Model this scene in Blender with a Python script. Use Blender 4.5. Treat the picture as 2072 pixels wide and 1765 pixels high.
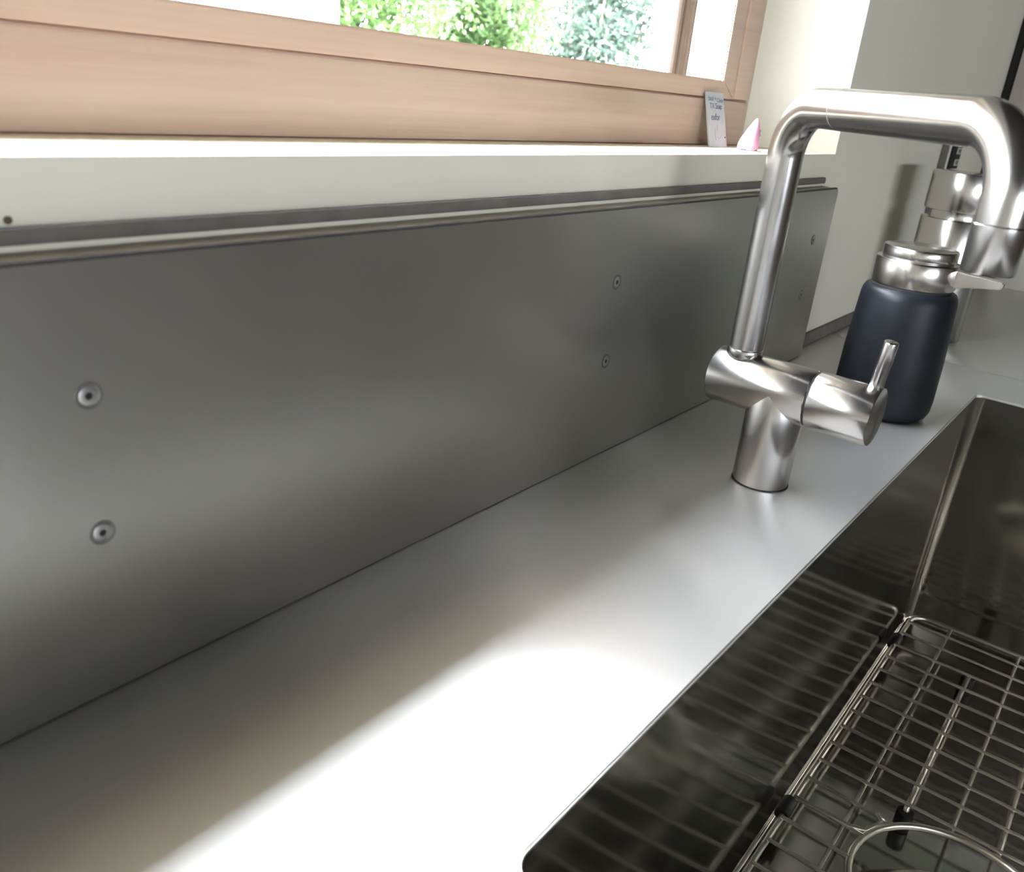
import bpy, bmesh, math, random
from mathutils import Vector, Matrix

random.seed(7)
for o in list(bpy.data.objects):
    bpy.data.objects.remove(o)
scene = bpy.context.scene
col = scene.collection

# ------------------------------------------------------------------ camera
CAM = Vector((0.0, -0.320, 0.273))
FPX = 1728.4
cam_right = Vector((0.61583, -0.78248, 0.09205))
cam_down = Vector((-0.24763, -0.30314, -0.92021))
cam_fwd = Vector((0.74795, 0.54390, -0.38045))
cd = bpy.data.cameras.new('camera')
cd.sensor_fit = 'HORIZONTAL'
cd.sensor_width = 36.0
cd.lens = FPX * 36.0 / 2072.0
cd.clip_start = 0.01
cd.clip_end = 200
cd.dof.use_dof = True
cd.dof.focus_distance = 0.72
cd.dof.aperture_fstop = 12.0
cam = bpy.data.objects.new('camera', cd)
m = Matrix((cam_right, -cam_down, -cam_fwd)).transposed().to_4x4()
m.translation = CAM
cam.matrix_world = m
col.objects.link(cam)
scene.camera = cam

# ------------------------------------------------------------------ world: bright overcast sky
SKY = 75.0
world = bpy.data.worlds.new('overcast_sky')
scene.world = world
world.use_nodes = True
bg = world.node_tree.nodes['Background']
bg.inputs['Color'].default_value = (0.85, 0.915, 1.0, 1)
bg.inputs['Strength'].default_value = SKY

scene.view_settings.view_transform = 'Standard'
scene.view_settings.look = 'None'
scene.view_settings.exposure = 0.0
scene.view_settings.gamma = 1.0
scene.view_settings.use_curve_mapping = False


def portal(name, loc, sx, sy, rot):
    l = bpy.data.lights.new(name, 'AREA')
    l.shape = 'RECTANGLE'
    l.size = sx
    l.size_y = sy
    l.cycles.is_portal = True
    o = bpy.data.objects.new(name, l)
    o.location = loc
    o.rotation_euler = rot
    col.objects.link(o)


# sky portals in the window openings (they emit nothing, they only guide sampling)
portal('sky_portal', (-0.13, 0.27, 0.49), 2.4, 0.5, (-math.pi / 2, 0, 0))
portal('sky_portal', (-1.85, -3.82, 0.315), 2.9, 0.27, (math.pi / 2, 0, 0))


# ------------------------------------------------------------------ helpers
def link(o, parent=None):
    col.objects.link(o)
    if parent is not None:
        o.parent = parent
    return o


def obj(name, bm, mat, parent=None, smooth=False, loc=None):
    me = bpy.data.meshes.new(name)
    bm.normal_update()
    bm.to_mesh(me)
    bm.free()
    if smooth:
        for p in me.polygons:
            p.use_smooth = True
    if mat is not None:
        me.materials.append(mat)
    o = bpy.data.objects.new(name, me)
    link(o, parent)
    if smooth == 'auto' or smooth is True:
        try:
            me.set_sharp_from_angle(angle=math.radians(38))
        except Exception:
            pass
    if loc is not None:
        o.location = loc
    return o


def empty(name, loc=(0, 0, 0)):
    o = bpy.data.objects.new(name, None)
    o.location = loc
    o.empty_display_size = 0.02
    link(o)
    return o


def tag(o, label=None, cat=None, group=None, kind=None):
    if label:
        o['label'] = label
    if cat:
        o['category'] = cat
    if group:
        o['group'] = group
    if kind:
        o['kind'] = kind
    return o


def box(bm, x0, x1, y0, y1, z0, z1, bev=0.0, seg=2):
    r = bmesh.ops.create_cube(bm, size=1.0)
    vs = r['verts']
    for v in vs:
        v.co = Vector(((x0 + x1) / 2 + v.co.x * (x1 - x0), (y0 + y1) / 2 + v.co.y * (y1 - y0),
                       (z0 + z1) / 2 + v.co.z * (z1 - z0)))
    if bev > 0:
        es = list({e for v in vs for e in v.link_edges})
        bmesh.ops.bevel(bm, geom=es, offset=bev, segments=seg, affect='EDGES', profile=0.5)


def boxobj(name, dims, mat, parent=None, bev=0.0, seg=2):
    bm = bmesh.new()
    box(bm, *dims, bev=bev, seg=seg)
    return obj(name, bm, mat, parent, smooth=bev > 0)


def lathe(bm, prof, n=48, mtx=None, cap0=True, cap1=True):
    """prof: list of (r, z); revolved about z."""
    rings = []
    for r, z in prof:
        ring = []
        for i in range(n):
            a = 2 * math.pi * i / n
            ring.append(bm.verts.new((r * math.cos(a), r * math.sin(a), z)))
        rings.append(ring)
    for a, b in zip(rings, rings[1:]):
        for i in range(n):
            bm.faces.new((a[i], a[(i + 1) % n], b[(i + 1) % n], b[i]))
    if cap0:
        bm.faces.new(list(reversed(rings[0])))
    if cap1:
        bm.faces.new(rings[-1])
    if mtx is not None:
        vs = [v for r in rings for v in r]
        bmesh.ops.transform(bm, matrix=mtx, verts=vs)


def bevprof(r, z0, z1, b=0.0006):
    return [(r - b, z0), (r - b * 0.3, z0 + b * 0.3), (r, z0 + b), (r, z1 - b), (r - b * 0.3, z1 - b * 0.3), (r - b, z1)]


def tube(bm, pts, rad, n=12, closed=False, caps=True):
    pts = [Vector(p) for p in pts]
    N = len(pts)
    rings = []
    up = None
    for i, p in enumerate(pts):
        if closed:
            t = (pts[(i + 1) % N] - pts[i - 1]).normalized()
        else:
            t = (pts[min(i + 1, N - 1)] - pts[max(i - 1, 0)]).normalized()
        if up is None:
            up = Vector((0, 0, 1)) if abs(t.z) < 0.9 else Vector((1, 0, 0))
        s = t.cross(up).normalized()
        u = s.cross(t).normalized()
        up = u
        r = rad[i] if isinstance(rad, (list, tuple)) else rad
        rings.append([bm.verts.new(p + (s * math.cos(2 * math.pi * k / n) + u * math.sin(2 * math.pi * k / n)) * r)
                      for k in range(n)])
    M = N if closed else N - 1
    for i in range(M):
        a, b = rings[i], rings[(i + 1) % N]
        for k in range(n):
            bm.faces.new((a[k], b[k], b[(k + 1) % n], a[(k + 1) % n]))
    if caps and not closed:
        bm.faces.new(rings[0])
        bm.faces.new(list(reversed(rings[-1])))
    bmesh.ops.recalc_face_normals(bm, faces=bm.faces)


def tubeobj(name, pts, rad, mat, parent=None, n=12, closed=False):
    bm = bmesh.new()
    tube(bm, pts, rad, n, closed)
    return obj(name, bm, mat, parent, smooth=True)


def rrect(x0, x1, y0, y1, r, seg=6):
    out = []
    for cx, cy, a0 in ((x1 - r, y1 - r, 0), (x0 + r, y1 - r, 90), (x0 + r, y0 + r, 180), (x1 - r, y0 + r, 270)):
        for k in range(seg + 1):
            a = math.radians(a0 + 90 * k / seg)
            out.append((cx + r * math.cos(a), cy + r * math.sin(a)))
    return out


# ------------------------------------------------------------------ materials
def newmat(name):
    mt = bpy.data.materials.new(name)
    mt.use_nodes = True
    nt = mt.node_tree
    p = nt.nodes['Principled BSDF']
    return mt, nt, p


def noise(nt, scale, detail=4, stretch=(1, 1, 1), rough=0.55):
    tc = nt.nodes.new('ShaderNodeTexCoord')
    mp = nt.nodes.new('ShaderNodeMapping')
    mp.inputs['Scale'].default_value = stretch
    nz = nt.nodes.new('ShaderNodeTexNoise')
    nz.inputs['Scale'].default_value = scale
    nz.inputs['Detail'].default_value = detail
    nz.inputs['Roughness'].default_value = rough
    nt.links.new(tc.outputs['Object'], mp.inputs['Vector'])
    nt.links.new(mp.outputs['Vector'], nz.inputs['Vector'])
    return nz.outputs['Fac']


def ramp(nt, fac, stops):
    r = nt.nodes.new('ShaderNodeValToRGB')
    el = r.color_ramp.elements
    while len(el) < len(stops):
        el.new(0.5)
    for e, (p, c) in zip(el, stops):
        e.position = p
        e.color = (c[0], c[1], c[2], 1)
    nt.links.new(fac, r.inputs['Fac'])
    return r.outputs['Color']


def maprange(nt, fac, a, b, lo=0.25, hi=0.75):
    n = nt.nodes.new('ShaderNodeMapRange')
    n.inputs['From Min'].default_value = lo
    n.inputs['From Max'].default_value = hi
    n.inputs['To Min'].default_value = a
    n.inputs['To Max'].default_value = b
    nt.links.new(fac, n.inputs['Value'])
    return n.outputs['Result']


def bump(nt, p, h, strength, dist):
    b = nt.nodes.new('ShaderNodeBump')
    b.inputs['Strength'].default_value = strength
    b.inputs['Distance'].default_value = dist
    nt.links.new(h, b.inputs['Height'])
    nt.links.new(b.outputs['Normal'], p.inputs['Normal'])


def steel(name, color=(0.60, 0.585, 0.56), r0=0.2, r1=0.3, brush=(1, 1, 1), bscale=400, bstr=0.05, spot=12, aniso=0.0):
    mt, nt, p = newmat(name)
    p.inputs['Metallic'].default_value = 1.0
    p.inputs['Base Color'].default_value = (*color, 1)
    nt.links.new(maprange(nt, noise(nt, spot, 5), r0, r1), p.inputs['Roughness'])
    bump(nt, p, noise(nt, bscale, 2, brush), bstr, 0.0002)
    if aniso > 0:
        p.inputs['Anisotropic'].default_value = aniso
        tg = nt.nodes.new('ShaderNodeTangent')
        tg.direction_type = 'UV_MAP'
        tg.uv_map = 'grain'
        nt.links.new(tg.outputs['Tangent'], p.inputs['Tangent'])
    return mt


def grain_uv(o, ax):
    """UV map 'grain' whose u runs along world axis ax (across the brushing)"""
    me = o.data
    uv = me.uv_layers.new(name='grain')
    for l in me.loops:
        c = me.vertices[l.vertex_index].co
        uv.data[l.index].uv = (c[ax], c[(ax + 1) % 3] + c[(ax + 2) % 3])
    return o


def plain(name, color, rough=0.5, metal=0.0, var=0.06, scale=20, bstr=0.0, bscale=300, spec=0.5):
    mt, nt, p = newmat(name)
    p.inputs['Metallic'].default_value = metal
    p.inputs['Roughness'].default_value = rough
    p.inputs['Specular IOR Level'].default_value = spec
    c0 = [max(0, c * (1 - var)) for c in color]
    c1 = [min(1, c * (1 + var)) for c in color]
    nt.links.new(ramp(nt, noise(nt, scale, 4), [(0.3, c0), (0.7, c1)]), p.inputs['Base Color'])
    if bstr > 0:
        bump(nt, p, noise(nt, bscale, 3), bstr, 0.0004)
    return mt


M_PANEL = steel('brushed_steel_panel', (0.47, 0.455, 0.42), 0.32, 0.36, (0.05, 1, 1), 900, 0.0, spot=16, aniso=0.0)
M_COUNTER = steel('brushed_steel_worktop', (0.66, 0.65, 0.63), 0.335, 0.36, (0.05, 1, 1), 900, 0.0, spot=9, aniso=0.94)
M_COUNTER.node_tree.nodes['Principled BSDF'].inputs['Metallic'].default_value = 0.78   # less metallic, lowered to brighten the steel
M_SINK = steel('satin_steel_bowl', (0.45, 0.43, 0.39), 0.09, 0.12, (0.05, 1, 1), 900, 0.0)
M_SINK.node_tree.nodes['Principled BSDF'].inputs['Metallic'].default_value = 0.96
M_FAUCET = steel('brushed_nickel_faucet', (0.55, 0.53, 0.52), 0.17, 0.21, (1, 1, 8), 700, 0.04, spot=30)
M_PUMP = steel('satin_steel_pump', (0.66, 0.63, 0.60), 0.16, 0.22, (1, 1, 8), 700, 0.03, spot=30)
M_WIRE = steel('stainless_wire', (0.78, 0.75, 0.69), 0.32, 0.40, bscale=300, bstr=0.02, spot=40)
M_SCREW = steel('screw_steel', (0.50, 0.49, 0.47), 0.36, 0.42, bscale=600, bstr=0.0, spot=200)
M_SCREWRING = steel('countersink_shade', (0.26, 0.25, 0.24), 0.36, 0.42, bscale=600, bstr=0.0, spot=200)  # darker tone puts the countersink groove's shade into the steel
M_BLACK = plain('matte_black_rubber', (0.007, 0.008, 0.011), 0.42, 0, 0.2, 60, 0.05, 900, 0.22)
M_HOLE = plain('dark_recess', (0.010, 0.009, 0.009), 0.7)
M_RUBBER = plain('black_rubber_foot', (0.012, 0.012, 0.013), 0.55, 0, 0.2, 60)
M_WALL = plain('warm_white_wall_paint', (0.79, 0.75, 0.63), 0.75, 0, 0.015, 6, 0.03, 160, 0.3)
M_CEIL = plain('dark_wood_ceiling', (0.03, 0.022, 0.017), 0.85, 0, 0.01, 4)
M_STRIP = plain('dark_taupe_strip', (0.16, 0.145, 0.125), 0.6, 0, 0.15, 60)
M_BEAD = plain('dark_bead', (0.05, 0.045, 0.04), 0.7)
M_PLY = plain('panel_top_edge', (0.60, 0.57, 0.50), 0.6, 0, 0.08, 40)
M_FLOOR = plain('dark_brown_floor', (0.22, 0.17, 0.12), 0.5, 0, 0.2, 4)
M_CAB = plain('brown_cabinet_front', (0.13, 0.10, 0.08), 0.5, 0, 0.15, 8)
M_PINK = plain('pink_clay', (0.82, 0.40, 0.55), 0.6, 0, 0.06, 60, 0.05, 300)
M_EYE = plain('grey_eye_paint', (0.30, 0.27, 0.30), 0.5)
M_EYEW = plain('pale_eye_paint', (0.75, 0.76, 0.70), 0.5)
M_CARD = plain('pale_grey_card', (0.62, 0.65, 0.64), 0.7, 0, 0.03, 60)
M_INK = plain('blue_ink', (0.10, 0.13, 0.24), 0.7)
M_INKF = plain('faint_blue_ink', (0.42, 0.46, 0.53), 0.7)
M_MAUVE = plain('pinkish_grey_frame', (0.46, 0.40, 0.37), 0.6, 0, 0.05, 20)
M_PALE = plain('pale_frame_paint', (0.80, 0.76, 0.71), 0.6, 0, 0.04, 20)
M_SAGE = plain('sage_panel_paint', (0.50, 0.53, 0.40), 0.6, 0, 0.04, 20)
M_DKGLASS = plain('grey_green_glass', (0.20, 0.22, 0.17), 0.25, 0, 0.1, 10)
M_GAP = plain('black_gap', (0.012, 0.010, 0.010), 0.8)
M_WHITE_EXT = plain('white_exterior_paint', (0.82, 0.82, 0.80), 0.8, 0, 0.02, 4)
M_CREAM = plain('cream_jamb_paint', (0.85, 0.78, 0.66), 0.7, 0, 0.03, 20)
M_TAUPE = plain('darkened_window_post', (0.040, 0.032, 0.027), 0.8, 0, 0.05, 30, spec=0.0)  # taupe set darker to hold against the strong sky
M_BLUEGAP = plain('dark_blue_gasket', (0.006, 0.010, 0.018), 0.8, spec=0.0)
M_GRASS = plain('lawn', (0.03, 0.045, 0.02), 0.9, 0, 0.3, 3)
M_BARK = plain('bark', (0.16, 0.12, 0.09), 0.9, 0, 0.3, 20)


def woodmat():
    mt, nt, p = newmat('pale_fir_wood')
    p.inputs['Roughness'].default_value = 0.42
    f = noise(nt, 9, 6, (0.35, 6, 14), 0.6)
    g = noise(nt, 3, 3, (1.2, 2, 3))
    mx = nt.nodes.new('ShaderNodeMix')
    mx.data_type = 'RGBA'
    mx.inputs['Factor'].default_value = 0.35
    nt.links.new(ramp(nt, f, [(0.30, (0.53, 0.37, 0.265)), (0.55, (0.63, 0.46, 0.345)), (0.75, (0.68, 0.51, 0.39))]), mx.inputs['A'])
    nt.links.new(ramp(nt, g, [(0.35, (0.53, 0.37, 0.29)), (0.7, (0.68, 0.52, 0.395))]), mx.inputs['B'])
    nt.links.new(mx.outputs['Result'], p.inputs['Base Color'])
    bump(nt, p, f, 0.05, 0.0005)
    return mt


M_WOOD = woodmat()


def glassmat():
    mt = bpy.data.materials.new('clear_window_glass')
    mt.use_nodes = True
    nt = mt.node_tree
    nt.nodes.clear()
    out = nt.nodes.new('ShaderNodeOutputMaterial')
    tr = nt.nodes.new('ShaderNodeBsdfTransparent')
    tr.inputs['Color'].default_value = (0.97, 0.97, 0.97, 1)
    gl = nt.nodes.new('ShaderNodeBsdfGlossy')
    gl.inputs['Roughness'].default_value = 0.02
    lw = nt.nodes.new('ShaderNodeLayerWeight')
    lw.inputs['Blend'].default_value = 0.5
    pw = nt.nodes.new('ShaderNodeMath')
    pw.operation = 'POWER'
    pw.inputs[1].default_value = 5.0
    nt.links.new(lw.outputs['Facing'], pw.inputs[0])
    ma = nt.nodes.new('ShaderNodeMath')
    ma.operation = 'MULTIPLY_ADD'
    ma.inputs[1].default_value = 0.9
    ma.inputs[2].default_value = 0.03
    nt.links.new(pw.outputs[0], ma.inputs[0])
    mx = nt.nodes.new('ShaderNodeMixShader')
    nt.links.new(ma.outputs[0], mx.inputs['Fac'])
    nt.links.new(tr.outputs['BSDF'], mx.inputs[1])
    nt.links.new(gl.outputs['BSDF'], mx.inputs[2])
    nt.links.new(mx.outputs['Shader'], out.inputs['Surface'])
    return mt


M_GLASS = glassmat()


def leafmat(name, c0, c1, c2):
    mt, nt, p = newmat(name)
    p.inputs['Roughness'].default_value = 0.45
    nt.links.new(ramp(nt, noise(nt, 7, 4), [(0.32, c0), (0.5, c1), (0.68, c2)]), p.inputs['Base Color'])
    p.inputs['Transmission Weight'].default_value = 0.0
    tl = nt.nodes.new('ShaderNodeBsdfTranslucent')
    tl.inputs['Color'].default_value = (*c2, 1)
    mx = nt.nodes.new('ShaderNodeMixShader')
    mx.inputs['Fac'].default_value = 0.3
    out = nt.nodes['Material Output']
    nt.links.new(p.outputs['BSDF'], mx.inputs[1])
    nt.links.new(tl.outputs['BSDF'], mx.inputs[2])
    nt.links.new(mx.outputs['Shader'], out.inputs['Surface'])
    return mt


# ------------------------------------------------------------------ room shell
YW = 0.018           # face of the window wall
SILL = 0.2322
YF = 0.098           # front of the window frame
WX1 = 1.033          # right end of the opening at the wall face
WX1B = 0.953         # right end of the opening at the frame
WX0, WX0B = -1.30, -1.22
WTOP = 0.72
YO = 0.25            # outer face of the wall
FLOOR, CEIL = -0.92, 1.58
RX0, RX1, RY0 = -3.4, 3.4, -3.8


def wall_back():
    bm = bmesh.new()
    box(bm, RX0 - 0.15, RX1 + 0.15, YW, YO, FLOOR, SILL)
    box(bm, RX0 - 0.15, RX1 + 0.15, YW, YO, WTOP, CEIL)

    def prism(p):
        lo = [bm.verts.new((x, y, SILL)) for x, y in p]
        hi = [bm.verts.new((x, y, WTOP)) for x, y in p]
        n = len(p)
        for i in range(n):
            bm.faces.new((lo[i], lo[(i + 1) % n], hi[(i + 1) % n], hi[i]))
        bm.faces.new(list(reversed(lo)))
        bm.faces.new(hi)
    prism([(WX1, YW), (RX1 + 0.15, YW), (RX1 + 0.15, YO), (1.002, YO), (1.002, YF + 0.0605), (WX1B, YF + 0.0605), (WX1B, YF)])
    prism([(RX0 - 0.15, YW), (WX0, YW), (WX0B, YF), (WX0B, YF + 0.03), (-1.24, YF + 0.03), (-1.24, YO), (RX0 - 0.15, YO)])
    bmesh.ops.recalc_face_normals(bm, faces=bm.faces)
    return tag(obj('wall_back', bm, M_WALL), 'warm white kitchen wall with the deep splayed window opening', 'wall', kind='structure')


wb = wall_back()
# small nail hole in the wall at the far left
bm = bmesh.new()
lathe(bm, [(0.0016, 0), (0.0016, 0.0006), (0.0009, 0.0008)], 12, Matrix.Rotation(math.pi / 2, 4, 'X'))
obj('nail_hole', bm, plain('nail_hole_brown', (0.10, 0.07, 0.05), 0.8), wb, loc=(0.1395, YW + 0.0002, 0.2098))

tag(boxobj('floor', (RX0 - 0.15, RX1 + 0.15, RY0 - 0.15, YO, FLOOR - 0.05, FLOOR), M_FLOOR), 'dark brown kitchen floor', 'floor', kind='structure')
tag(boxobj('ceiling', (RX0 - 0.15, RX1 + 0.15, RY0 - 0.15, YO, CEIL, CEIL + 0.05), M_CEIL), 'dark wooden kitchen ceiling', 'ceiling', kind='structure')
OX0, OX1, OZ0, OZ1 = -3.3, -0.4, 0.18, 0.45
bm = bmesh.new()
box(bm, RX0 - 0.15, OX0, RY0 - 0.15, RY0, FLOOR, CEIL)
box(bm, OX1, RX1 + 0.15, RY0 - 0.15, RY0, FLOOR, CEIL)
box(bm, OX0, OX1, RY0 - 0.15, RY0, FLOOR, OZ0)
box(bm, OX0, OX1, RY0 - 0.15, RY0, OZ1, CEIL)
tag(obj('wall_front', bm, M_CAB), 'brown panelled wall opposite the sink', 'wall', kind='structure')
w3 = tag(empty('fill_window', ((OX0 + OX1) / 2, RY0 - 0.08, OZ0)), 'unseen wooden window opposite the sink, sized and placed to light the wall', 'window', kind='structure')  # unseen window, place and size chosen to light the window wall
oc, oh = (OX1 - OX0) / 2, OZ1 - OZ0
bm = bmesh.new()
for xx in (-oc + 0.03, 0, oc - 0.03):
    box(bm, xx - 0.03, xx + 0.03, -0.03, 0.03, 0.03, oh - 0.03)
for zz in (0, oh - 0.03):
    box(bm, -oc, oc, -0.03, 0.03, zz, zz + 0.03)
obj('frame', bm, M_WOOD, w3)
for xa, xb in ((-oc + 0.06, -0.03), (0.03, oc - 0.06)):
    bm = bmesh.new()
    box(bm, xa, xb, -0.003, 0.003, 0.03, oh - 0.03)
    obj('pane', bm, M_GLASS, w3)


tag(boxobj('wall_left', (RX0 - 0.15, RX0, RY0, YW, FLOOR, CEIL), M_WALL), 'plain warm white side wall behind the camera', 'wall', kind='structure')
DY0, DY1, DZ0, DZ1 = -2.3, -0.72, -0.78, 0.45
bm = bmesh.new()
box(bm, RX1, RX1 + 0.15, RY0, DY0, FLOOR, CEIL)
box(bm, RX1, RX1 + 0.15, DY1, YW, FLOOR, CEIL)
box(bm, RX1, RX1 + 0.15, DY0, DY1, FLOOR, DZ0)
box(bm, RX1, RX1 + 0.15, DY0, DY1, DZ1, CEIL)
tag(obj('wall_right', bm, M_CAB), 'brown end wall of the kitchen with an added low window onto the hedge', 'wall', kind='structure')
w4 = tag(empty('reflection_window', (RX1 + 0.08, (DY0 + DY1) / 2, DZ0)), 'unseen low window added in the end wall for a green reflection in the backsplash', 'window', kind='structure')  # unseen window added so the backsplash picks up a green reflection
dc, dh = (DY1 - DY0) / 2, DZ1 - DZ0
bm = bmesh.new()
for yy in (-dc + 0.03, 0, dc - 0.03):
    box(bm, -0.03, 0.03, yy - 0.03, yy + 0.03, 0.04, dh - 0.04)
for zz in (0, dh - 0.04):
    box(bm, -0.03, 0.03, -dc, dc, zz, zz + 0.04)
obj('frame', bm, M_WOOD, w4)
for ya, yb in ((-dc + 0.06, -0.03), (0.03, dc - 0.06)):
    bm = bmesh.new()
    box(bm, -0.003, 0.003, ya, yb, 0.04, dh - 0.04)
    obj('pane', bm, M_GLASS, w4)

# ------------------------------------------------------------------ the wooden window above the sink
win = tag(empty('window_1', (0, YF, SILL)), 'pale wooden window with a broad lower board and clear glass', 'window', kind='structure')
win_loc = Vector((0, YF, SILL))


def wbox(name, x0, x1, y0, y1, z0, z1, mat, bev=0.0015, parent=win):
    bm = bmesh.new()
    box(bm, x0, x1, y0 - YF, y1 - YF, z0 - SILL, z1 - SILL, bev)
    return obj(name, bm, mat, parent, smooth=bev > 0)


ZS = 0.2783          # seam between lower board and sash
ZR = 0.2952          # top of the sash bottom rail
XS = 0.8845          # inner edge of the sash stile
XS2 = 0.9145         # seam between stile and frame
wbox('lower_board', WX0B, WX1B, YF, YF + 0.06, SILL, ZS - 0.0012, M_WOOD, 0.003)
wbox('frame_stile', XS2 + 0.0012, WX1B, YF, YF + 0.06, ZS, WTOP, M_WOOD, 0.0025)
wbox('frame_stile', WX0B, WX0B + 0.04, YF, YF + 0.06, ZS, WTOP, M_WOOD, 0.0025)
wbox('head_board', WX0B + 0.042, XS2, YF, YF + 0.06, WTOP - 0.05, WTOP, M_WOOD, 0.0025)


def sash_piece(name, pts):
    """pts: polygon in x,z, extruded in y"""
    bm = bmesh.new()
    a = [bm.verts.new((x, 0.002, z - SILL)) for x, z in pts]
    b = [bm.verts.new((x, 0.042, z - SILL)) for x, z in pts]
    n = len(pts)
    for i in range(n):
        bm.faces.new((a[i], a[(i + 1) % n], b[(i + 1) % n], b[i]))
    bm.faces.new(list(reversed(a)))
    bm.faces.new(b)
    bmesh.ops.recalc_face_normals(bm, faces=bm.faces)
    bmesh.ops.bevel(bm, geom=list(bm.edges), offset=0.0012, segments=2, affect='EDGES')
    return obj(name, bm, M_WOOD, win, smooth=True)


wbox('rebate_strip', WX0B + 0.01, WX1B - 0.01, YF + 0.044, YF + 0.058, SILL + 0.02, ZR - 0.003, M_WOOD, 0)
wbox('rebate_strip', 0.909, XS2 + 0.01, YF + 0.044, YF + 0.058, ZR - 0.003, WTOP - 0.06, M_WOOD, 0)
x0s = WX0B + 0.042
zt = WTOP - 0.052
sash_piece('sash_rail', [(x0s, ZS), (XS2, ZS), (XS, ZR), (x0s + 0.03, ZR)])
sash_piece('sash_stile', [(XS2, ZS), (XS2, zt), (XS, zt - 0.03), (XS, ZR)])
sash_piece('sash_stile', [(x0s, zt), (x0s, ZS), (x0s + 0.03, ZR), (x0s + 0.03, zt - 0.03)])
sash_piece('sash_rail', [(XS2, zt), (x0s, zt), (x0s + 0.03, zt - 0.03), (XS, zt - 0.03)])
wbox('pane', x0s + 0.028, XS + 0.002, YF + 0.022, YF + 0.026, ZR - 0.002, zt - 0.028, M_GLASS, 0)
# outer jamb, gasket, outer post and white outer trim
wbox('outer_jamb', 0.9852, 1.0015, YF + 0.061, 0.249, 0.263, WTOP, M_CREAM, 0.001)
wbox('gasket', 0.9560, 0.9640, 0.1788, 0.1818, 0.263, WTOP, M_BLUEGAP, 0.0005)
post = wbox('outer_post', 0.9370, 0.9640, 0.182, 0.190, 0.263, WTOP, M_TAUPE, 0.003)
wbox('post_bead', 0.9280, 0.9362, 0.184, 0.190, 0.263, WTOP, M_TAUPE, 0.003)
wbox('outer_trim', 0.930, 0.960, 0.1905, 0.206, 0.263, WTOP, M_WHITE_EXT, 0.002)
wbox('outer_sill', WX0B, 1.001, YF + 0.061, 0.30, 0.236, 0.262, M_WHITE_EXT, 0.002)

# ------------------------------------------------------------------ outside
tag(boxobj('ground', (-8, 26, -8, 30, -1.25, -1.2), M_GRASS), 'green lawn outside the window', 'lawn', kind='structure')
ext = empty('garden_pillar', (1.2, 1.68, -1.2))
tag(ext, 'broad white pillar outside the window left of the greenery', 'pillar')
bm = bmesh.new()
box(bm, -0.72, 0.486, -0.08, 0.12, 0, 3.4, 0.01)
obj('shaft', bm, M_WHITE_EXT, ext, smooth=True)
bm = bmesh.new()
box(bm, -0.76, 0.52, -0.12, 0.16, 3.4, 3.5, 0.01)
obj('cap', bm, M_WHITE_EXT, ext, smooth=True)


def shrub(name, loc, rx, ry, h, n, leaf, mat, label, zc):
    t = tag(empty(name, loc), label, 'shrub', 'garden shrubs outside the window')
    rng = random.Random(int(loc[0] * 97))
    # stems
    bm = bmesh.new()
    for k in range(9):
        a = rng.uniform(0, 6.28)
        e = Vector((math.cos(a) * 0.4, math.sin(a) * ry * 0.6, h * rng.uniform(0.7, 0.95)))
        b = Vector((rng.uniform(-0.06, 0.06), rng.uniform(-0.06, 0.06), 0))
        tube(bm, [b, b.lerp(e, 0.4) + Vector((0, 0, 0.1)), e], [0.03, 0.018, 0.006], 6)
    obj('stem', bm, M_BARK, t, smooth=True)
    verts, faces = [], []
    clumps = [(Vector((rng.uniform(-0.40, 0.40), rng.gauss(0, 0.40) * ry, zc + rng.gauss(0, 0.42) * h * 0.5))) for _ in range(90)]
    for i in range(n):
        c = clumps[i % len(clumps)]
        d = Vector((rng.gauss(0, 1), rng.gauss(0, 1), rng.gauss(0, 1))).normalized() * (rng.random() ** 0.4) * 0.22
        p = c + d
        if p.z < 0.05:
            p.z = 0.05 + rng.random() * 0.3
        L = leaf * rng.uniform(0.6, 1.35)
        u = (d.normalized() + Vector((rng.gauss(0, .6), rng.gauss(0, .6), rng.gauss(0, .4) - 0.25))).normalized()
        w = u.cross(Vector((rng.gauss(0, .5), rng.gauss(0, .5), 1))).normalized()
        nn = u.cross(w)
        b = len(verts)
        verts += [p, p + u * L * 0.45 + w * L * 0.26 + nn * L * 0.06, p + u * L, p + u * L * 0.45 - w * L * 0.26 + nn * L * 0.06]
        faces += [(b, b + 1, b + 2), (b, b + 2, b + 3)]
    me = bpy.data.meshes.new('foliage')
    me.from_pydata([tuple(v) for v in verts], [], faces)
    me.materials.append(mat)
    o = bpy.data.objects.new('foliage', me)
    link(o, t)
    o['kind'] = 'stuff'
    return t


L_BRIGHT = leafmat('bright_green_leaves', (0.018, 0.05, 0.010), (0.045, 0.095, 0.022), (0.11, 0.17, 0.055))
L_MID = leafmat('fresh_green_leaves', (0.02, 0.055, 0.014), (0.06, 0.115, 0.035), (0.15, 0.21, 0.085))
L_BLUE = leafmat('blue_green_leaves', (0.026, 0.050, 0.032), (0.062, 0.10, 0.070), (0.14, 0.18, 0.145))
shrub('garden_shrub', (3.0, 3.1, -1.2), 0.8, 0.6, 2.6, 26000, 0.042, L_BRIGHT, 'dense green leafy shrub next to the white pillar outside', 1.75)
shrub('garden_shrub', (4.3, 3.3, -1.2), 0.8, 0.6, 2.6, 26000, 0.045, L_MID, 'bright yellow-green shrub in the middle of the window view', 1.75)
shrub('garden_shrub', (5.75, 3.5, -1.2), 0.8, 0.7, 2.6, 26000, 0.052, L_BLUE, 'pale blue-green shrub beside the outer window post', 1.75)


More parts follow.
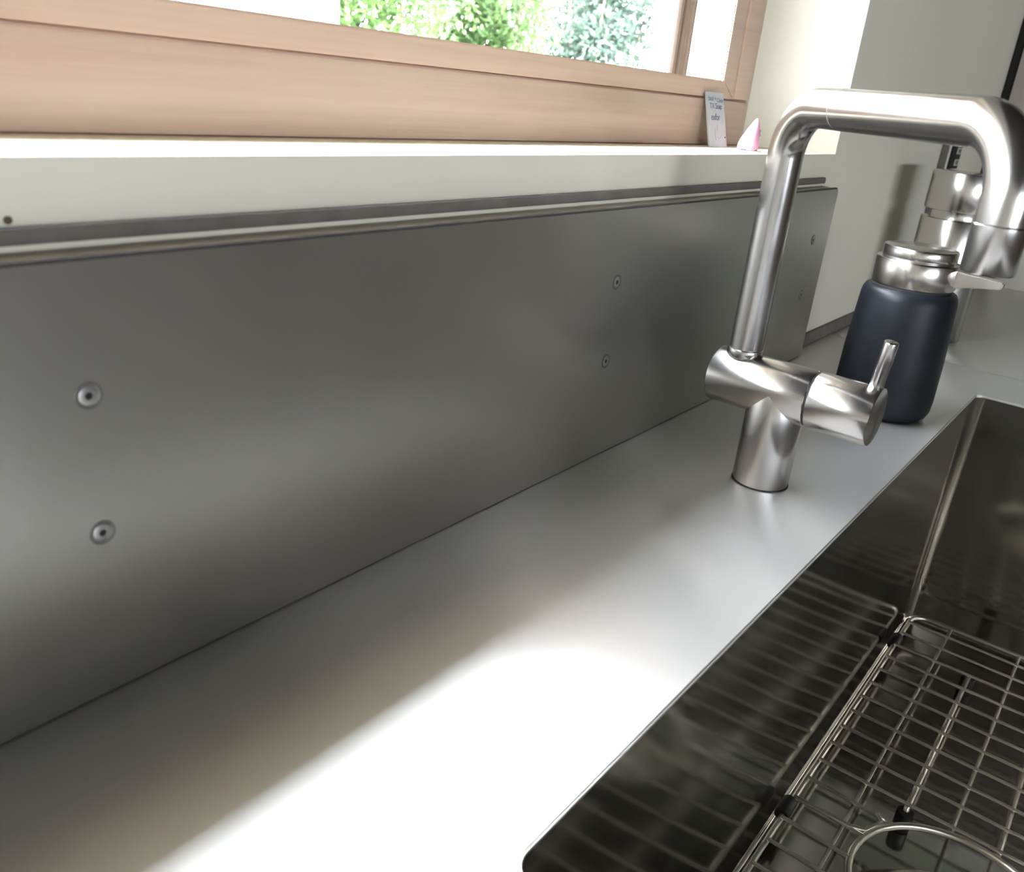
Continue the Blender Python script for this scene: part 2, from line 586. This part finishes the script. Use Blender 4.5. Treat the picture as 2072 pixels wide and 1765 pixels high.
hedge = tag(empty('unseen_hedge', (4.35, -1.4, -1.2)), 'unseen green hedge added outside the end wall window to block the sky', 'hedge')  # unseen hedge added to screen the sky and tint the end window green
hm = leafmat('hedge_leaves', (0.014, 0.030, 0.008), (0.026, 0.045, 0.014), (0.050, 0.070, 0.030))
rng = random.Random(5)
bm = bmesh.new()
box(bm, -0.28, 0.28, -1.75, 1.75, 0, 2.9, 0.06)
bmesh.ops.subdivide_edges(bm, edges=list(bm.edges), cuts=7, use_grid_fill=True)
for v in bm.verts:
    if v.co.z > 0.05:
        v.co += Vector((rng.uniform(-.04, .04), rng.uniform(-.04, .04), rng.uniform(-.04, .04)))
obj('hedge_core', bm, hm, hedge)  # solid core added so no sky light leaks through the leaves
hv, hf = [], []
for i in range(5000):
    p = Vector((-0.30 + rng.uniform(-.04, .04), rng.uniform(-1.75, 1.75), rng.uniform(0.05, 2.9)))
    u = Vector((rng.gauss(-.5, .5), rng.gauss(0, .6), rng.gauss(0.2, .6))).normalized()
    w = u.cross(Vector((0.3, 0.2, 1))).normalized()
    b = len(hv)
    L = rng.uniform(0.04, 0.08)
    hv += [tuple(p), tuple(p + u * L * .45 + w * L * .25), tuple(p + u * L), tuple(p + u * L * .45 - w * L * .25)]
    hf += [(b, b + 1, b + 2), (b, b + 2, b + 3)]
me = bpy.data.meshes.new('foliage')
me.from_pydata(hv, [], hf)
me.materials.append(hm)
ho = bpy.data.objects.new('foliage', me)
link(ho, hedge)
ho['kind'] = 'stuff'

# ------------------------------------------------------------------ worktop and sink
SX0, SX1, SY1, SY0 = 0.2005, 1.049, -0.193, -0.615
SEAM = 1.163
CX0, CX1, CY0, CY1 = -1.5, 1.862, -0.68, YW
inner = rrect(SX0, SX1, SY0, SY1, 0.011, 6)


def worktop_with_hole():
    bm = bmesh.new()
    x0, x1, y0, y1 = CX0, SEAM - 0.0004, CY0, CY1
    cx, cy = (SX0 + SX1) / 2, (SY0 + SY1) / 2
    outer = []
    n = len(inner)
    for i, (x, y) in enumerate(inner):
        q = i // 7
        k = i % 7
        corner = [(x1, y1), (x0, y1), (x0, y0), (x1, y0)][q]
        ac = [(x1, y), (x, y1), (x0, y), (x, y0)][q]
        bc = [(x, y1), (x0, y), (x, y0), (x1, y)][q]
        if k < 3:
            o_ = ac
        elif k == 3:
            o_ = corner
        else:
            o_ = bc
        outer.append(o_)
    T = -0.0025
    ti = [bm.verts.new((x, y, 0)) for x, y in inner]
    to = [bm.verts.new((x, y, 0)) for x, y in outer]
    bo = [bm.verts.new((x, y, T)) for x, y in outer]
    bi = [bm.verts.new((x, y, T)) for x, y in inner]
    for i in range(n):
        j = (i + 1) % n
        bm.faces.new((ti[i], ti[j], to[j], to[i]))
        bm.faces.new((to[i], to[j], bo[j], bo[i]))
        bm.faces.new((bo[i], bo[j], bi[j], bi[i]))
        bm.faces.new((bi[i], bi[j], ti[j], ti[i]))
    bmesh.ops.recalc_face_normals(bm, faces=bm.faces)
    bmesh.ops.bevel(bm, geom=[e for e in bm.edges if all(abs(v.co.z) < 1e-6 for v in e.verts) and
                              all(any(abs(v.co.x - a) < 1e-5 and abs(v.co.y - b) < 1e-5 for a, b in inner) for v in e.verts)],
                    offset=0.0010, segments=2, affect='EDGES')
    return bm


wt = tag(grain_uv(obj('worktop', worktop_with_hole(), M_COUNTER), 1), 'brushed stainless steel worktop around the sink in front of the steel backsplash', 'worktop')
boxobj('front_edge', (CX0, SEAM - 0.0004, CY0, CY0 + 0.02, -0.04, -0.0026), M_FAUCET, wt)
wt2 = tag(grain_uv(boxobj('worktop', (SEAM + 0.0004, CX1, CY0, CY1, -0.0025, 0), M_COUNTER, bev=0.0004), 1), 'steel worktop section beyond the sink, past the welded seam', 'worktop')
boxobj('front_edge', (SEAM + 0.0004, CX1, CY0, CY0 + 0.02, -0.04, -0.0026), M_FAUCET, wt2)
boxobj('weld_seam', (SEAM + 0.0002, SEAM + 0.0016, CY0, CY1, -0.0022, 0.00012), M_WIRE, wt2)
tag(boxobj('baseboard_back', (1.019, CX1, YW - 0.005, YW - 0.0002, 0.0002, 0.016), M_STRIP, None, 0.0012), 'low upstand, dark reflection in its colour, along the wall behind the far worktop', 'upstand', kind='structure')  # steel upstand, dark colour stands in for what it reflects

SB = -0.297


def sink_bm():
    bm = bmesh.new()
    levels = []
    R = 0.011
    F = 0.0045
    levels.append((0.0, -0.0028, R))
    levels.append((0.0, SB + F, R))
    for k in range(1, 7):
        a = math.pi / 2 * k / 6
        levels.append((F * (1 - math.cos(a)), SB + F * (1 - math.sin(a)), R + 0.3 * F * k / 6))
    rings = []
    for ins, z, r in levels:
        rings.append([bm.verts.new((x, y, z)) for x, y in rrect(SX0 + ins, SX1 - ins, SY0 + ins, SY1 - ins, max(r, 0.002), 6)])
    n = len(rings[0])
    for a, b in zip(rings, rings[1:]):
        for i in range(n):
            bm.faces.new((a[i], b[i], b[(i + 1) % n], a[(i + 1) % n]))
    # floor with the drain hole
    m_ = 56
    hole = [bm.verts.new((DR[0] + 0.0565 * math.cos(2 * math.pi * k / m_), DR[1] + 0.0565 * math.sin(2 * math.pi * k / m_), SB)) for k in range(m_)]
    es = []
    for loop in (rings[-1], hole):
        for i in range(len(loop)):
            e = bm.edges.get((loop[i], loop[(i + 1) % len(loop)])) or bm.edges.new((loop[i], loop[(i + 1) % len(loop)]))
            es.append(e)
    bmesh.ops.triangle_fill(bm, use_beauty=True, edges=es)
    bmesh.ops.recalc_face_normals(bm, faces=bm.faces)
    # inward/upward normals
    for f in bm.faces:
        c = f.calc_center_median()
        if abs(c.z - SB) < 1e-5:
            if f.normal.z < 0:
                bmesh.ops.reverse_faces(bm, faces=bm.faces)
            break
    return bm


DR = (0.600, -0.338)
sink = tag(empty('sink', (0, 0, 0)), 'deep rectangular stainless steel undermount sink bowl', 'sink')
obj('bowl', sink_bm(), M_SINK, sink, smooth=True)
bm = bmesh.new()
lathe(bm, [(0.0565, -0.001), (0.0565, 0.0012), (0.054, 0.002), (0.050, 0.0012), (0.046, -0.006), (0.044, -0.030), (0.040, -0.034)], 56, None, False, False)
drain = obj('drain_flange', bm, M_WIRE, sink, smooth=True, loc=(DR[0], DR[1], SB))
bm = bmesh.new()
lathe(bm, [(0.001, -0.034), (0.042, -0.034)], 40, None, False, False)
obj('drain_cup', bm, M_HOLE, drain)
bm = bmesh.new()
lathe(bm, [(0.002, -0.020), (0.030, -0.022), (0.034, -0.026)], 40, None, True, False)
lathe(bm, [(0.006, -0.02), (0.006, -0.006), (0.003, -0.004)], 20)
obj('strainer', bm, M_WIRE, drain, smooth=True)

# ------------------------------------------------------------------ sink grid
ZG = -0.270
grid = tag(empty('sink_grid', (DR[0], DR[1], SB)), 'stainless steel wire bottom grid with black rubber feet inside the sink', 'sink grid')
G = Vector((DR[0], DR[1], SB))


def gt(name, pts, rad, mat=M_WIRE, n=10, closed=False):
    return tubeobj(name, [Vector(p) - G for p in pts], rad, mat, grid, n, closed)


GX0, GX1, GY1, GY0 = 0.2145, 1.0115, -0.2048, -0.603
gt('rim_wire', [(x, y, ZG) for x, y in rrect(GX0, GX1, GY0, GY1, 0.018, 6)], 0.0026, n=12, closed=True)
RR = 0.0765
gt('drain_ring', [(DR[0] + RR * math.cos(2 * math.pi * k / 56), DR[1] + RR * math.sin(2 * math.pi * k / 56), ZG) for k in range(56)], 0.0031, n=12, closed=True)
RO = 0.0017
x = 0.9835
while x > GX0 + 0.012:
    dx_ = abs(x - DR[0])
    zz = ZG + 0.0034
    if dx_ < RR:
        dy = math.sqrt(RR * RR - dx_ * dx_)
        ya = DR[1] + dy
        yb = DR[1] - dy
        gt('wire', [(x, GY1, zz), (x, ya, zz - 0.002)], RO, n=8)
        gt('wire', [(x, yb, zz - 0.002), (x, GY0, zz)], RO, n=8)
    else:
        gt('wire', [(x, GY1, zz), (x, GY0, zz)], RO, n=8)
    x -= 0.0303
y = -0.247
while y > GY0 + 0.015:
    dy_ = abs(y - DR[1])
    zz = ZG - 0.0001
    if abs(y + 0.283) < 0.003:
        y -= 0.0362
        continue
    if dy_ < RR:
        dx = math.sqrt(RR * RR - dy_ * dy_)
        gt('cross_wire', [(DR[0] + dx, y, zz), (GX1, y, zz)], RO, n=8)
        gt('cross_wire', [(GX0, y, zz), (DR[0] - dx, y, zz)], RO, n=8)
    else:
        gt('cross_wire', [(GX0, y, zz), (GX1, y, zz)], RO, n=8)
    y -= 0.0362
# bent brace beside the ring
gt('brace_wire', [(0.6195, GY1, ZG + 0.003), (0.6205, -0.252, ZG + 0.003), (0.626, -0.263, ZG + 0.002), (0.645, -0.271, ZG + 0.002), (0.6505, -0.266, ZG + 0.003)], 0.0019, n=8)


def support(yy, xa, xb):
    z = ZG - 0.0026
    gt('support_leg', [(xa, yy, ZG - 0.018), (xa, yy, ZG - 0.009), (xa + 0.002, yy, ZG - 0.005), (xa + 0.006, yy, z), (xb - 0.006, yy, z),
                       (xb - 0.002, yy, ZG - 0.005), (xb, yy, ZG - 0.009), (xb, yy, ZG - 0.018)], 0.0025, n=10)
    for xx in (xa, xb):
        bm = bmesh.new()
        lathe(bm, bevprof(0.0072, 0, 0.020, 0.0012), 20)
        obj('rubber_foot', bm, M_RUBBER, grid, smooth=True, loc=Vector((xx, yy, SB + 0.0002)) - G)


support(-0.283, 0.684, 0.938)
support(-0.283, 0.265, 0.516)
support(-0.500, 0.684, 0.938)
support(-0.500, 0.265, 0.516)
for xx in (0.605, 0.935, 0.275):
    bm = bmesh.new()
    lathe(bm, bevprof(0.0062, -0.011, 0.011, 0.0012), 20, Matrix.Rotation(math.pi / 2, 4, 'Y'))
    obj('rubber_bumper', bm, M_RUBBER, grid, smooth=True, loc=Vector((xx, GY1 + 0.0012, ZG)) - G)

# ------------------------------------------------------------------ backsplash panel with screws
PX0, PX1, PZ = -1.2, 1.0168, 0.1978
bs = tag(empty('backsplash_panel', (0.4, YW, 0.0005)), 'long brushed steel backsplash panel screwed to the wall under the window', 'backsplash')
B0 = Vector((0.4, YW, 0.0005))


def panel_sheet():
    # sheet with rounded upper right corner and countersunk holes implied by screws
    bm = bmesh.new()
    r = 0.006
    pts = [(PX0, 0.001), (PX1, 0.001), (PX1, PZ - r)]
    for k in range(1, 6):
        a = math.radians(90 * k / 5)
        pts.append((PX1 - r + r * math.cos(a), PZ - r + r * math.sin(a)))
    pts.append((PX0, PZ))
    f = [bm.verts.new((x - B0.x, 0.0 - B0.y, z - B0.z)) for x, z in pts]
    b = [bm.verts.new((x - B0.x, 0.0016 - B0.y, z - B0.z)) for x, z in pts]
    n = len(pts)
    bm.faces.new(f)
    bm.faces.new(list(reversed(b)))
    for i in range(n):
        bm.faces.new((f[i], b[i], b[(i + 1) % n], f[(i + 1) % n]))
    bmesh.ops.recalc_face_normals(bm, faces=bm.faces)
    return bm


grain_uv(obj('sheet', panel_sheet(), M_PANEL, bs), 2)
bm = bmesh.new()
box(bm, PX0 - B0.x, PX1 - 0.003 - B0.x, 0.0018 - B0.y, -0.0003, 0.001 - B0.z, PZ - 0.0002 - B0.z)
obj('backing_board', bm, M_PLY, bs)
bm = bmesh.new()
box(bm, PX0 - B0.x, 1.0085 - B0.x, -0.0045, -0.0003, PZ + 0.0032 - B0.z, PZ + 0.0098 - B0.z, 0.0015)
obj('sealing_strip', bm, M_STRIP, bs, smooth=True)


bm = bmesh.new()
box(bm, PX0 - B0.x, PX1 - 0.007 - B0.x, -0.0005 - B0.y, 0.0026 - B0.y, PZ - 0.0010 - B0.z, PZ + 0.0008 - B0.z, 0.0004)
obj('top_bead', bm, M_BEAD, bs, smooth=True)


def screw(x, z):
    R = Matrix.Rotation(math.pi / 2, 4, 'X')
    bm = bmesh.new()
    lathe(bm, [(0.0057, -0.0003), (0.0057, 0.0001), (0.0053, 0.00016), (0.0044, 0.00016), (0.0042, 0.00005)], 32, R, False, True)
    s = obj('screw', bm, M_SCREWRING, bs, smooth=True, loc=Vector((x, -0.0001, z)) - B0)
    bm = bmesh.new()
    lathe(bm, [(0.0041, 0.0), (0.0041, 0.0002), (0.0039, 0.0003), (0.0016, 0.0003), (0.0015, 0.0002)], 32, R, False, False)
    obj('screw_head', bm, M_SCREW, s, smooth=True)
    bm = bmesh.new()
    lathe(bm, [(0.0016, 0.0001), (0.0016, 0.00031)], 6, R)
    obj('hex_socket', bm, M_HOLE, s)


for sx in (0.1537, 0.5527, 0.9685, -0.25):
    for sz in (0.1435, 0.0818):
        screw(sx, sz)

# ------------------------------------------------------------------ faucet
FX, FY = 0.6214, -0.115
PYA = -0.082          # riser position in y
fa = tag(empty('faucet', (FX, FY, 0)), 'brushed nickel kitchen faucet with square bent spout and side lever', 'faucet')
F0 = Vector((FX, FY, 0))
BR = 0.0218
BZ = 0.0765
bm = bmesh.new()
lathe(bm, bevprof(BR, 0.0006, BZ, 0.0006), 56)
obj('base', bm, M_FAUCET, fa, smooth=True)
bm = bmesh.new()
lathe(bm, [(BR + 0.0004, 0), (BR + 0.0004, 0.0008)], 56)
obj('base_gasket', bm, M_HOLE, fa)


def ycyl(r, ya, yb, b, n=56):
    bm = bmesh.new()
    lathe(bm, bevprof(r, 0, ya - yb, b), n, Matrix.Translation((0, ya - FY, BZ)) @ Matrix.Rotation(math.pi / 2, 4, 'X'))
    return bm


obj('body', ycyl(BR, -0.0625, -0.1408, 0.0012), M_FAUCET, fa, smooth=True)
obj('gap_ring', ycyl(BR - 0.0012, -0.1406, -0.1424, 0.0001), M_HOLE, fa, smooth=True)
hd = obj('handle', ycyl(BR, -0.1420, -0.1875, 0.0010), M_FAUCET, fa, smooth=True)
lv0 = Vector((0, -0.1815 - FY, BZ + BR - 0.003))
lv1 = lv0 + Vector((-0.0035, -0.0035, 0.0375))
bm = bmesh.new()
d = (lv1 - lv0)
L = d.length
lathe(bm, bevprof(0.0050, 0, L, 0.0010), 28, Matrix.Translation(lv0) @ d.to_track_quat('Z', 'Y').to_matrix().to_4x4())
obj('lever', bm, M_FAUCET, hd, smooth=True)

TR = 0.0126
ZT = 0.2765
sp_end = Vector((0.4846, -0.2487, 0.2074))
rise = Vector((FX, PYA, 0))
dirh = Vector((sp_end.x - FX, sp_end.y - PYA, 0))
reach = dirh.length
dirh.normalize()
RB = 0.034


def spath():
    pts = [Vector((FX, PYA, BZ + BR * 0.55))]
    pts.append(Vector((FX, PYA, BZ + BR + 0.003)))
    pts.append(Vector((FX, PYA, ZT - RB)))
    for k in range(1, 15):
        a = math.pi / 2 * k / 14
        pts.append(Vector((FX, PYA, ZT - RB)) + dirh * RB * (1 - math.cos(a)) + Vector((0, 0, RB * math.sin(a))))
    e = Vector((FX, PYA, ZT)) + dirh * (reach - RB)
    pts.append(Vector((FX, PYA, ZT)) + dirh * (reach * 0.5))
    for k in range(0, 15):
        a = math.pi / 2 * k / 14
        pts.append(e + dirh * RB * math.sin(a) - Vector((0, 0, RB * (1 - math.cos(a)))))
    pts.append(Vector((sp_end.x, sp_end.y, sp_end.z + 0.024)))
    return pts


tubeobj('spout', [p - F0 for p in spath()], TR, M_FAUCET, fa, 40)
# thin joint ring on the horizontal run
jp = Vector((FX, PYA, ZT)) + dirh * (RB + 0.027) - F0
tubeobj('joint_ring', [jp - dirh * 0.0004, jp + dirh * 0.0004], TR + 0.00008, M_BEAD, fa, 40)
bm = bmesh.new()
lathe(bm, bevprof(TR + 0.0013, 0, 0.006, 0.0006), 44)
obj('riser_collar', bm, M_FAUCET, fa, smooth=True, loc=Vector((FX, PYA, BZ + BR - 0.0026)) - F0)
bm = bmesh.new()
lathe(bm, [(TR - 0.003, 0.002), (TR - 0.002, 0.0), (TR - 0.0004, 0.0), (TR + 0.0002, 0.0008), (TR + 0.0002, 0.0232), (TR - 0.0006, 0.0242)], 44)
ae = obj('aerator', bm, M_FAUCET, fa, smooth=True, loc=Vector((sp_end.x, sp_end.y, sp_end.z)) - F0)

# ------------------------------------------------------------------ soap dispenser
SO = Vector((0.892, -0.129, 0))
so = tag(empty('soap_dispenser', SO), 'matte black soap dispenser with a steel pump cap on the worktop behind the faucet', 'soap dispenser')
H = 0.127
R0 = 0.0475
prof = [(0.036, 0.0), (0.041, 0.0012), (0.0445, 0.004), (0.0468, 0.010), (R0, 0.020), (0.0470, 0.06), (0.0452, 0.095), (0.0440, H - 0.010),
        (0.0430, H - 0.005), (0.0412, H - 0.0015), (0.0385, H), (0.034, H)]
bm = bmesh.new()
lathe(bm, prof, 64)
obj('bottle', bm, M_BLACK, so, smooth=True)
bm = bmesh.new()
lathe(bm, [(0.0365, H - 0.001), (0.0365, H + 0.003)], 48)
obj('neck_gasket', bm, M_HOLE, so)
bm = bmesh.new()
z0 = H + 0.0022
lathe(bm, bevprof(0.0380, z0, z0 + 0.0250, 0.0018), 64)
cap = obj('pump_collar', bm, M_PUMP, so, smooth=True)
bm = bmesh.new()
z1 = z0 + 0.0250
lathe(bm, bevprof(0.0335, z1 - 0.001, z1 + 0.0115, 0.0020), 64)
obj('push_button', bm, M_PUMP, so, smooth=True)
# flat tapering spout towards the sink
bm = bmesh.new()
ya, yb = -0.034, -0.077
secs = [(ya, 0.0085, z0 + 0.0045, z0 + 0.0215), (-0.056, 0.0075, z0 + 0.0085, z0 + 0.0195), (yb, 0.006, z0 + 0.0115, z0 + 0.0175)]
rows = []
for yy, hw, za, zb in secs:
    rows.append([bm.verts.new((sx_, yy, zz)) for sx_, zz in ((-hw, za), (hw, za), (hw, zb), (-hw, zb))])
for a, b in zip(rows, rows[1:]):
    for i in range(4):
        bm.faces.new((a[i], a[(i + 1) % 4], b[(i + 1) % 4], b[i]))
bm.faces.new(rows[0])
bm.faces.new(list(reversed(rows[-1])))
bmesh.ops.recalc_face_normals(bm, faces=bm.faces)
bmesh.ops.bevel(bm, geom=list(bm.edges), offset=0.0012, segments=2, affect='EDGES')
obj('nozzle', bm, M_PUMP, so, smooth=True)

# ------------------------------------------------------------------ steel canister behind the dispenser
CA = Vector((1.30, -0.075, 0.0003))
ca = tag(empty('steel_canister', CA), 'tall brushed steel canister with a narrow neck behind the soap dispenser', 'canister')
bm = bmesh.new()
lathe(bm, bevprof(0.0450, 0.0, 0.160, 0.0015), 56)
obj('canister_body', bm, M_PUMP, ca, smooth=True)
bm = bmesh.new()
lathe(bm, [(0.0365, 0.159), (0.0360, 0.162), (0.0360, 0.169), (0.0365, 0.172)], 48)
obj('neck', bm, M_PUMP, ca, smooth=True)
bm = bmesh.new()
lathe(bm, bevprof(0.0445, 0.1705, 0.2195, 0.0020), 56)
obj('lid', bm, M_PUMP, ca, smooth=True)

# ------------------------------------------------------------------ card and pink figurine on the sill
def card():
    # corners: bottom on the sill, top leaning on the sash
    bl = Vector((0.8315, 0.0775, SILL + 0.0004))
    br = Vector((0.8680, 0.0755, SILL + 0.0004))
    up = Vector((0.012, 0.0195, 0.0505))
    t = tag(empty('note_card', bl), 'pale grey card with blue handwriting leaning against the window frame', 'card')
    ux = (br - bl)
    n = ux.cross(up).normalized()
    if n.y > 0:
        n = -n
    th = 0.0016
    bm = bmesh.new()
    p = [Vector((0, 0, 0)), ux, ux + up - ux * 0.03, up]
    f = [bm.verts.new(q) for q in p]
    b = [bm.verts.new(q - n * th) for q in p]
    bm.faces.new(f)
    bm.faces.new(list(reversed(b)))
    for i in range(4):
        bm.faces.new((f[i], b[i], b[(i + 1) % 4], f[(i + 1) % 4]))
    bmesh.ops.recalc_face_normals(bm, faces=bm.faces)
    obj('sheet', bm, M_CARD, t)
    uxn = ux.normalized()
    upn = (up - uxn * up.dot(uxn)).normalized()
    rot = Matrix((uxn, upn, n)).transposed()

    def line(txt, fx, fz, size, mat, nm='handwriting'):
        cu = bpy.data.curves.new(nm, 'FONT')
        cu.body = txt
        cu.size = size
        cu.shear = 0.25
        cu.space_character = 0.92
        tmp = bpy.data.objects.new(nm + '_tmp', cu)
        col.objects.link(tmp)
        dg = bpy.context.evaluated_depsgraph_get()
        me = bpy.data.meshes.new_from_object(tmp.evaluated_get(dg))
        bpy.data.objects.remove(tmp)
        me.materials.clear()
        me.materials.append(mat)
        o = bpy.data.objects.new(nm, me)
        link(o, t)
        o.matrix_local = Matrix.Translation(ux * fx + up * fz + n * 0.0002) @ rot.to_4x4()
    line('basil +', 0.08, 0.845, 0.0070, M_INK)
    line('Clean', 0.57, 0.825, 0.0062, M_INK)
    line('TX Soap', 0.14, 0.70, 0.0078, M_INK)
    line('exfor', 0.18, 0.49, 0.0092, M_INK)

    def stroke(pts, r, mat, nm):
        bm = bmesh.new()
        tube(bm, [ux * a + up * b + n * 0.0002 for a, b in pts], r, 5)
        obj(nm, bm, mat, t)
    stroke([(0.37, 0.36), (0.36, 0.25), (0.37, 0.16), (0.40, 0.12)], 0.00022, M_INKF, 'pen_sketch')
    stroke([(0.50, 0.40), (0.49, 0.30)], 0.00018, M_INKF, 'pen_sketch')
    stroke([(0.42, 0.18), (0.60, 0.15), (0.75, 0.22)], 0.00018, M_INKF, 'pen_sketch')
    stroke([(0.905, 0.185), (0.91, 0.165)], 0.0006, M_HOLE, 'ink_dot')


card()

fg = tag(empty('pink_figurine', (0.867, 0.052, SILL)), 'small pink pointed clay figurine on the window sill beside the card', 'figurine')
bm = bmesh.new()
lv = [(0.0, 0.0165, 0.0150, 0.0), (0.0025, 0.0185, 0.0165, 0.0), (0.007, 0.0183, 0.0160, 0.0004), (0.012, 0.0165, 0.0145, 0.001),
      (0.017, 0.0140, 0.0120, 0.0020), (0.022, 0.0112, 0.0098, 0.0032), (0.026, 0.0082, 0.0075, 0.0042), (0.030, 0.0050, 0.0050, 0.0050),
      (0.0325, 0.0028, 0.0030, 0.0054), (0.034, 0.0010, 0.0010, 0.0055)]
N = 32
rings = []
for z, rx, ry, off in lv:
    ring = []
    for i in range(N):
        a = 2 * math.pi * i / N
        k = 1 + 0.10 * math.cos(3 * a + 0.6) * max(0, 1 - z / 0.03)
        zz = z + (0.0012 * max(0, math.cos(4 * a)) if z == 0 else 0)
        ring.append(bm.verts.new((off * 0.8 + rx * k * math.cos(a) * 0.66, -off * 0.4 + ry * k * math.sin(a) * 0.62, zz * 0.9 + 0.0002)))
    rings.append(ring)
for a, b in zip(rings, rings[1:]):
    for i in range(N):
        bm.faces.new((a[i], a[(i + 1) % N], b[(i + 1) % N], b[i]))
bm.faces.new(list(reversed(rings[0])))
bm.faces.new(rings[-1])
fb = obj('figurine_body', bm, M_PINK, fg, smooth=True)
for p in fb.data.polygons:
    p.use_smooth = True
ed = Vector((0.62, -0.78, 0.2)).normalized()
q = ed.to_track_quat('Z', 'Y').to_matrix().to_4x4()
bm = bmesh.new()
lathe(bm, [(0.0042, -0.002), (0.0042, 0.0004), (0.0030, 0.0012)], 20, Matrix.Translation(Vector((0.0068, -0.0058, 0.0172))) @ q)
ey = obj('eye', bm, M_EYE, fg, smooth=True)
bm = bmesh.new()
lathe(bm, [(0.0024, 0.0), (0.0024, 0.0016), (0.0012, 0.0022)], 20, Matrix.Translation(Vector((0.0068, -0.0058, 0.0170))) @ q)
obj('eye_centre', bm, M_EYEW, ey, smooth=True)

# ------------------------------------------------------------------ far end: second panel with outlet, tall cabinet
p2 = tag(empty('side_panel', (1.7, YW, 0.0005)), 'low beige wall panel with a dark edge strip behind the canister', 'wall panel')
P0 = Vector((1.7, YW, 0.0005))
bm = bmesh.new()
box(bm, 1.545 - P0.x, 1.85 - P0.x, -0.006, -0.0003, 0.017 - P0.z, 0.270 - P0.z, 0.001)
obj('board', bm, M_WALL, p2, smooth=True)
bm = bmesh.new()
box(bm, 1.527 - P0.x, 1.5445 - P0.x, -0.008, -0.0003, 0.017 - P0.z, 0.270 - P0.z, 0.001)
obj('edge_strip', bm, M_STRIP, p2, smooth=True)
ou = tag(empty('wall_outlet', (1.595, YW - 0.0062, 0.236)), 'black wall outlet with pale marks under the faucet spout', 'outlet')
bm = bmesh.new()
box(bm, -0.028, 0.03, -0.004, 0, -0.026, 0.026, 0.001)
obj('plate', bm, M_HOLE, ou, smooth=True)
for zz in (-0.016, 0.002, 0.014):
    bm = bmesh.new()
    box(bm, -0.004, 0.024, -0.0052, -0.0038, zz - 0.005, zz + 0.005, 0.0006)
    r_ = obj('socket_face', bm, M_SAGE, ou, smooth=True)
    for xx in (0.004, 0.014):
        bm = bmesh.new()
        box(bm, xx - 0.002, xx + 0.002, -0.0056, -0.005, zz - 0.003, zz + 0.003)
        obj('slot', bm, M_HOLE, r_)

tc = tag(empty('tall_cabinet', (1.87, -0.3, FLOOR)), 'tall cabinet with pinkish-grey frame closing the far end of the worktop', 'cabinet')
T0 = Vector((1.87, -0.3, FLOOR))


def tbox(name, x0, x1, y0, y1, z0, z1, mat, bev=0.0015):
    bm = bmesh.new()
    box(bm, x0 - T0.x, x1 - T0.x, y0 - T0.y, y1 - T0.y, z0 - T0.z, z1 - T0.z, bev)
    return obj(name, bm, mat, tc, smooth=bev > 0)


tbox('carcass', 1.885, 2.45, -0.66, YW - 0.002, FLOOR, 1.40, M_SAGE)
tbox('shadow_gap', 1.868, 1.884, 0.003, YW - 0.002, FLOOR + 0.05, 1.38, M_GAP, 0)
tbox('frame_board', 1.864, 1.884, -0.032, 0.0025, FLOOR + 0.05, 1.38, M_MAUVE)
tbox('frame_board', 1.864, 1.884, -0.140, -0.062, FLOOR + 0.05, 1.38, M_PALE)
tbox('dark_glass', 1.868, 1.884, -0.64, -0.142, FLOOR + 0.05, 1.38, M_DKGLASS)

# base cabinets that carry the worktop
for i, (xa, xb) in enumerate(((-1.49, -0.62), (-0.61, 0.185), (0.19, 1.06), (1.07, 1.855))):
    bc = tag(empty('base_cabinet', ((xa + xb) / 2, -0.33, FLOOR)),
             ['brown base cabinet at the near end of the worktop', 'brown base cabinet left of the sink', 'brown base cabinet under the sink',
              'brown base cabinet right of the sink'][i], 'cabinet', 'base cabinets under the worktop')
    C0 = Vector(((xa + xb) / 2, -0.33, FLOOR))

    def cb(name, x0, x1, y0, y1, z0, z1, mat, parent=bc, bev=0.0):
        bm = bmesh.new()
        box(bm, x0 - C0.x, x1 - C0.x, y0 - C0.y, y1 - C0.y, z0 - C0.z, z1 - C0.z, bev)
        return obj(name, bm, mat, parent, smooth=bev > 0)
    cb('side_board', xa, xa + 0.009, -0.655, 0.012, FLOOR, -0.041, M_CAB)
    cb('side_board', xb - 0.009, xb, -0.655, 0.012, FLOOR, -0.041, M_CAB)
    cb('plinth', xa + 0.01, xb - 0.01, -0.60, -0.585, FLOOR, FLOOR + 0.1, M_CAB)
    xm = (xa + xb) / 2
    for x0, x1 in ((xa + 0.002, xm - 0.001), (xm + 0.001, xb - 0.002)):
        d_ = cb('door', x0, x1, -0.675, -0.656, FLOOR + 0.1, -0.045, M_CAB, bev=0.001)
        hx = x1 - 0.03 if x1 < xm + 0.01 else x0 + 0.03
        cb('handle', hx - 0.005, hx + 0.005, -0.695, -0.676, -0.25, -0.10, M_WIRE, d_, 0.002)
